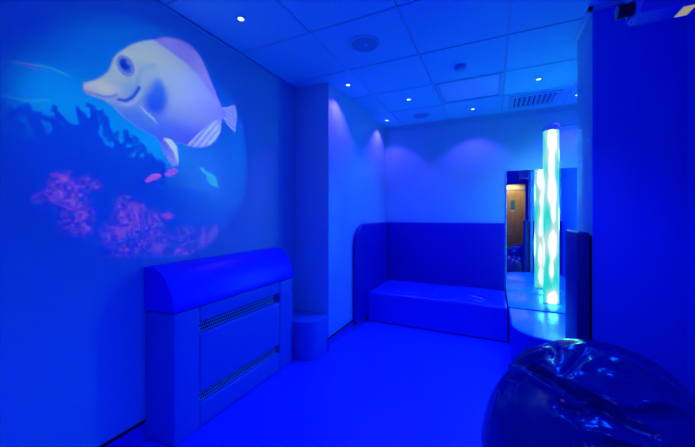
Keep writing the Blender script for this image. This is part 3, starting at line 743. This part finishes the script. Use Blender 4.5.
sh(line(MOUTHLINE, .006), (.10, .08, .06), .75); sh(blob(.785, 1.835, .02, .012), (.55, .08, .10), .8)
for k in range(4): sh(line([(1.035+.02*k, 1.845-.012*k), (1.06+.02*k, 1.815-.012*k)], .004), (.6, .45, .2), .6)
ey, ez = EYE[0]; rx = abs(EYE[1][0]-ey)*1.02; rz_ = abs(EYE[2][1]-ez)*.95
dd = np.hypot((GY-ey)/rx, (GZ-ez)/rz_)
sh(np.clip((1.08-dd)*8, 0, 1), (.04, .06, .10), .95); sh(np.clip(1-abs(dd-.82)*9, 0, 1), (.40, .30, .16), .8)
sh(np.clip((.62-np.hypot((GY-ey+.004)/rx, (GZ-ez-.008)/rz_))*10, 0, 1), (.0, .004, .03), .97)
sh(np.clip(1-abs(dd-.55)*12, 0, 1), (.02, .12, .16), .5); sh(blob(ey+.012, ez+.02, .010, .008), (.3, .3, .2), .5)
put(shape(ANAL, .004)*np.clip((1.96-GZ)/.1, 0, 1), mix((.26, .12, .42), (.66, .46, .34), np.clip(.5+.5*np.sin(GY*150-GZ*120)*.6+(GY-1.45)*1.5, 0, 1)))
put(shape(PELVIC, .004), mix((.06, .03, .28), (.30, .18, .30), np.clip((1.72-GZ)/.14, 0, 1))); put(shape(PELVIC_EDGE, .004)*.9, (.80, .52, .22))
for a, b in ((.90, 2.2), (1.10, 2.15), (1.04, 2.20), (1.31, 2.03)): put(blob(a, b, .006, .006)*.6, (.05, .05, .12))
# round gate of the projector, its rim out of focus
rr = np.hypot(GY-1.145, GZ-1.66)
sw = .045+.15*np.clip((1.35-GY)/.7, 0, 1)
q = np.clip((.715-rr)/sw, 0, 1); IMG *= (q*q*(3-2*q))[..., None]
IMG = np.clip(IMG, 0, 1)
px = np.ones((SN, SN, 4), np.float32); px[..., :3] = IMG
slide = bpy.data.images.new('projector slide', SN, SN, alpha=False, float_buffer=True)
slide.colorspace_settings.name = 'Non-Color' if 'Non-Color' in [i.identifier for i in slide.colorspace_settings.bl_rna.properties['name'].enum_items] else slide.colorspace_settings.name
slide.pixels.foreach_set(px.ravel()); slide.update(); slide.pack()
LY, LZ, LX = 1.43, 1.992, .398
DIST = LX-XL
pl = spot('projector_beam', (LX, LY, LZ), (1, 1, 1), P_PROJ, 96, 0., .0)
# aim straight at the left wall: local -Z = world -X, local Y = world Z
pl.rotation_euler = Matrix(((0, 0, 1), (1, 0, 0), (0, 1, 0))).to_euler()
L = pl.data; L.use_nodes = True; nt = L.node_tree
em = nt.nodes['Emission']
tc = nt.nodes.new('ShaderNodeTexCoord'); sep = nt.nodes.new('ShaderNodeSeparateXYZ'); nt.links.new(tc.outputs['Normal'], sep.inputs[0])
def mth(op, a, b=None):
    n = nt.nodes.new('ShaderNodeMath'); n.operation = op
    for i, v in enumerate((a, b)):
        if v is None: continue
        if isinstance(v, (int, float)): n.inputs[i].default_value = v
        else: nt.links.new(v, n.inputs[i])
    return n.outputs[0]
az = mth('ABSOLUTE', sep.outputs['Z'])
SGX, SGY = 1, 1
wy = mth('MULTIPLY_ADD', mth('DIVIDE', sep.outputs['X'], az), SGX*DIST); wy.node.inputs[2].default_value = LY
wz = mth('MULTIPLY_ADD', mth('DIVIDE', sep.outputs['Y'], az), SGY*DIST); wz.node.inputs[2].default_value = LZ
WS = 1.765/1.735            # the slide is drawn for a throw this much shorter
wy = mth('DIVIDE', wy, WS); wz = mth('ADD', mth('DIVIDE', mth('SUBTRACT', wz, 1.26), WS), 1.26)
u = mth('DIVIDE', mth('SUBTRACT', wy, SY0), SY1-SY0); v = mth('DIVIDE', mth('SUBTRACT', wz, SZ0), SZ1-SZ0)
cmb = nt.nodes.new('ShaderNodeCombineXYZ'); nt.links.new(u, cmb.inputs[0]); nt.links.new(v, cmb.inputs[1])
ti = nt.nodes.new('ShaderNodeTexImage'); ti.image = slide; ti.extension = 'CLIP'; ti.interpolation = 'Cubic'
nt.links.new(cmb.outputs[0], ti.inputs['Vector']); nt.links.new(ti.outputs['Color'], em.inputs['Color'])

# ------------------------------------------------------------------ world, camera, view
w = bpy.data.worlds.new('dark'); bpy.context.scene.world = w; w.use_nodes = True
w.node_tree.nodes['Background'].inputs[0].default_value = (0, 0, 0, 1)
cam = bpy.data.cameras.new('camera'); co = bpy.data.objects.new('camera', cam); C.objects.link(co)
cam.sensor_width = 36; cam.lens = 308/695*36; cam.shift_y = -9.4/695; cam.clip_start = .03
co.location = (0, 0, 1.26); co.rotation_euler = (PI/2, 0, math.radians(25.38))
sc = bpy.context.scene; sc.camera = co
sc.view_settings.view_transform = 'Standard'; sc.view_settings.look = 'None'; sc.view_settings.gamma = 1; sc.view_settings.exposure = EXPO
sc.view_settings.use_curve_mapping = False
sc.cycles.use_denoising = True; sc.cycles.max_bounces = 12; sc.cycles.diffuse_bounces = 6; sc.cycles.glossy_bounces = 6; sc.cycles.sample_clamp_indirect = 6
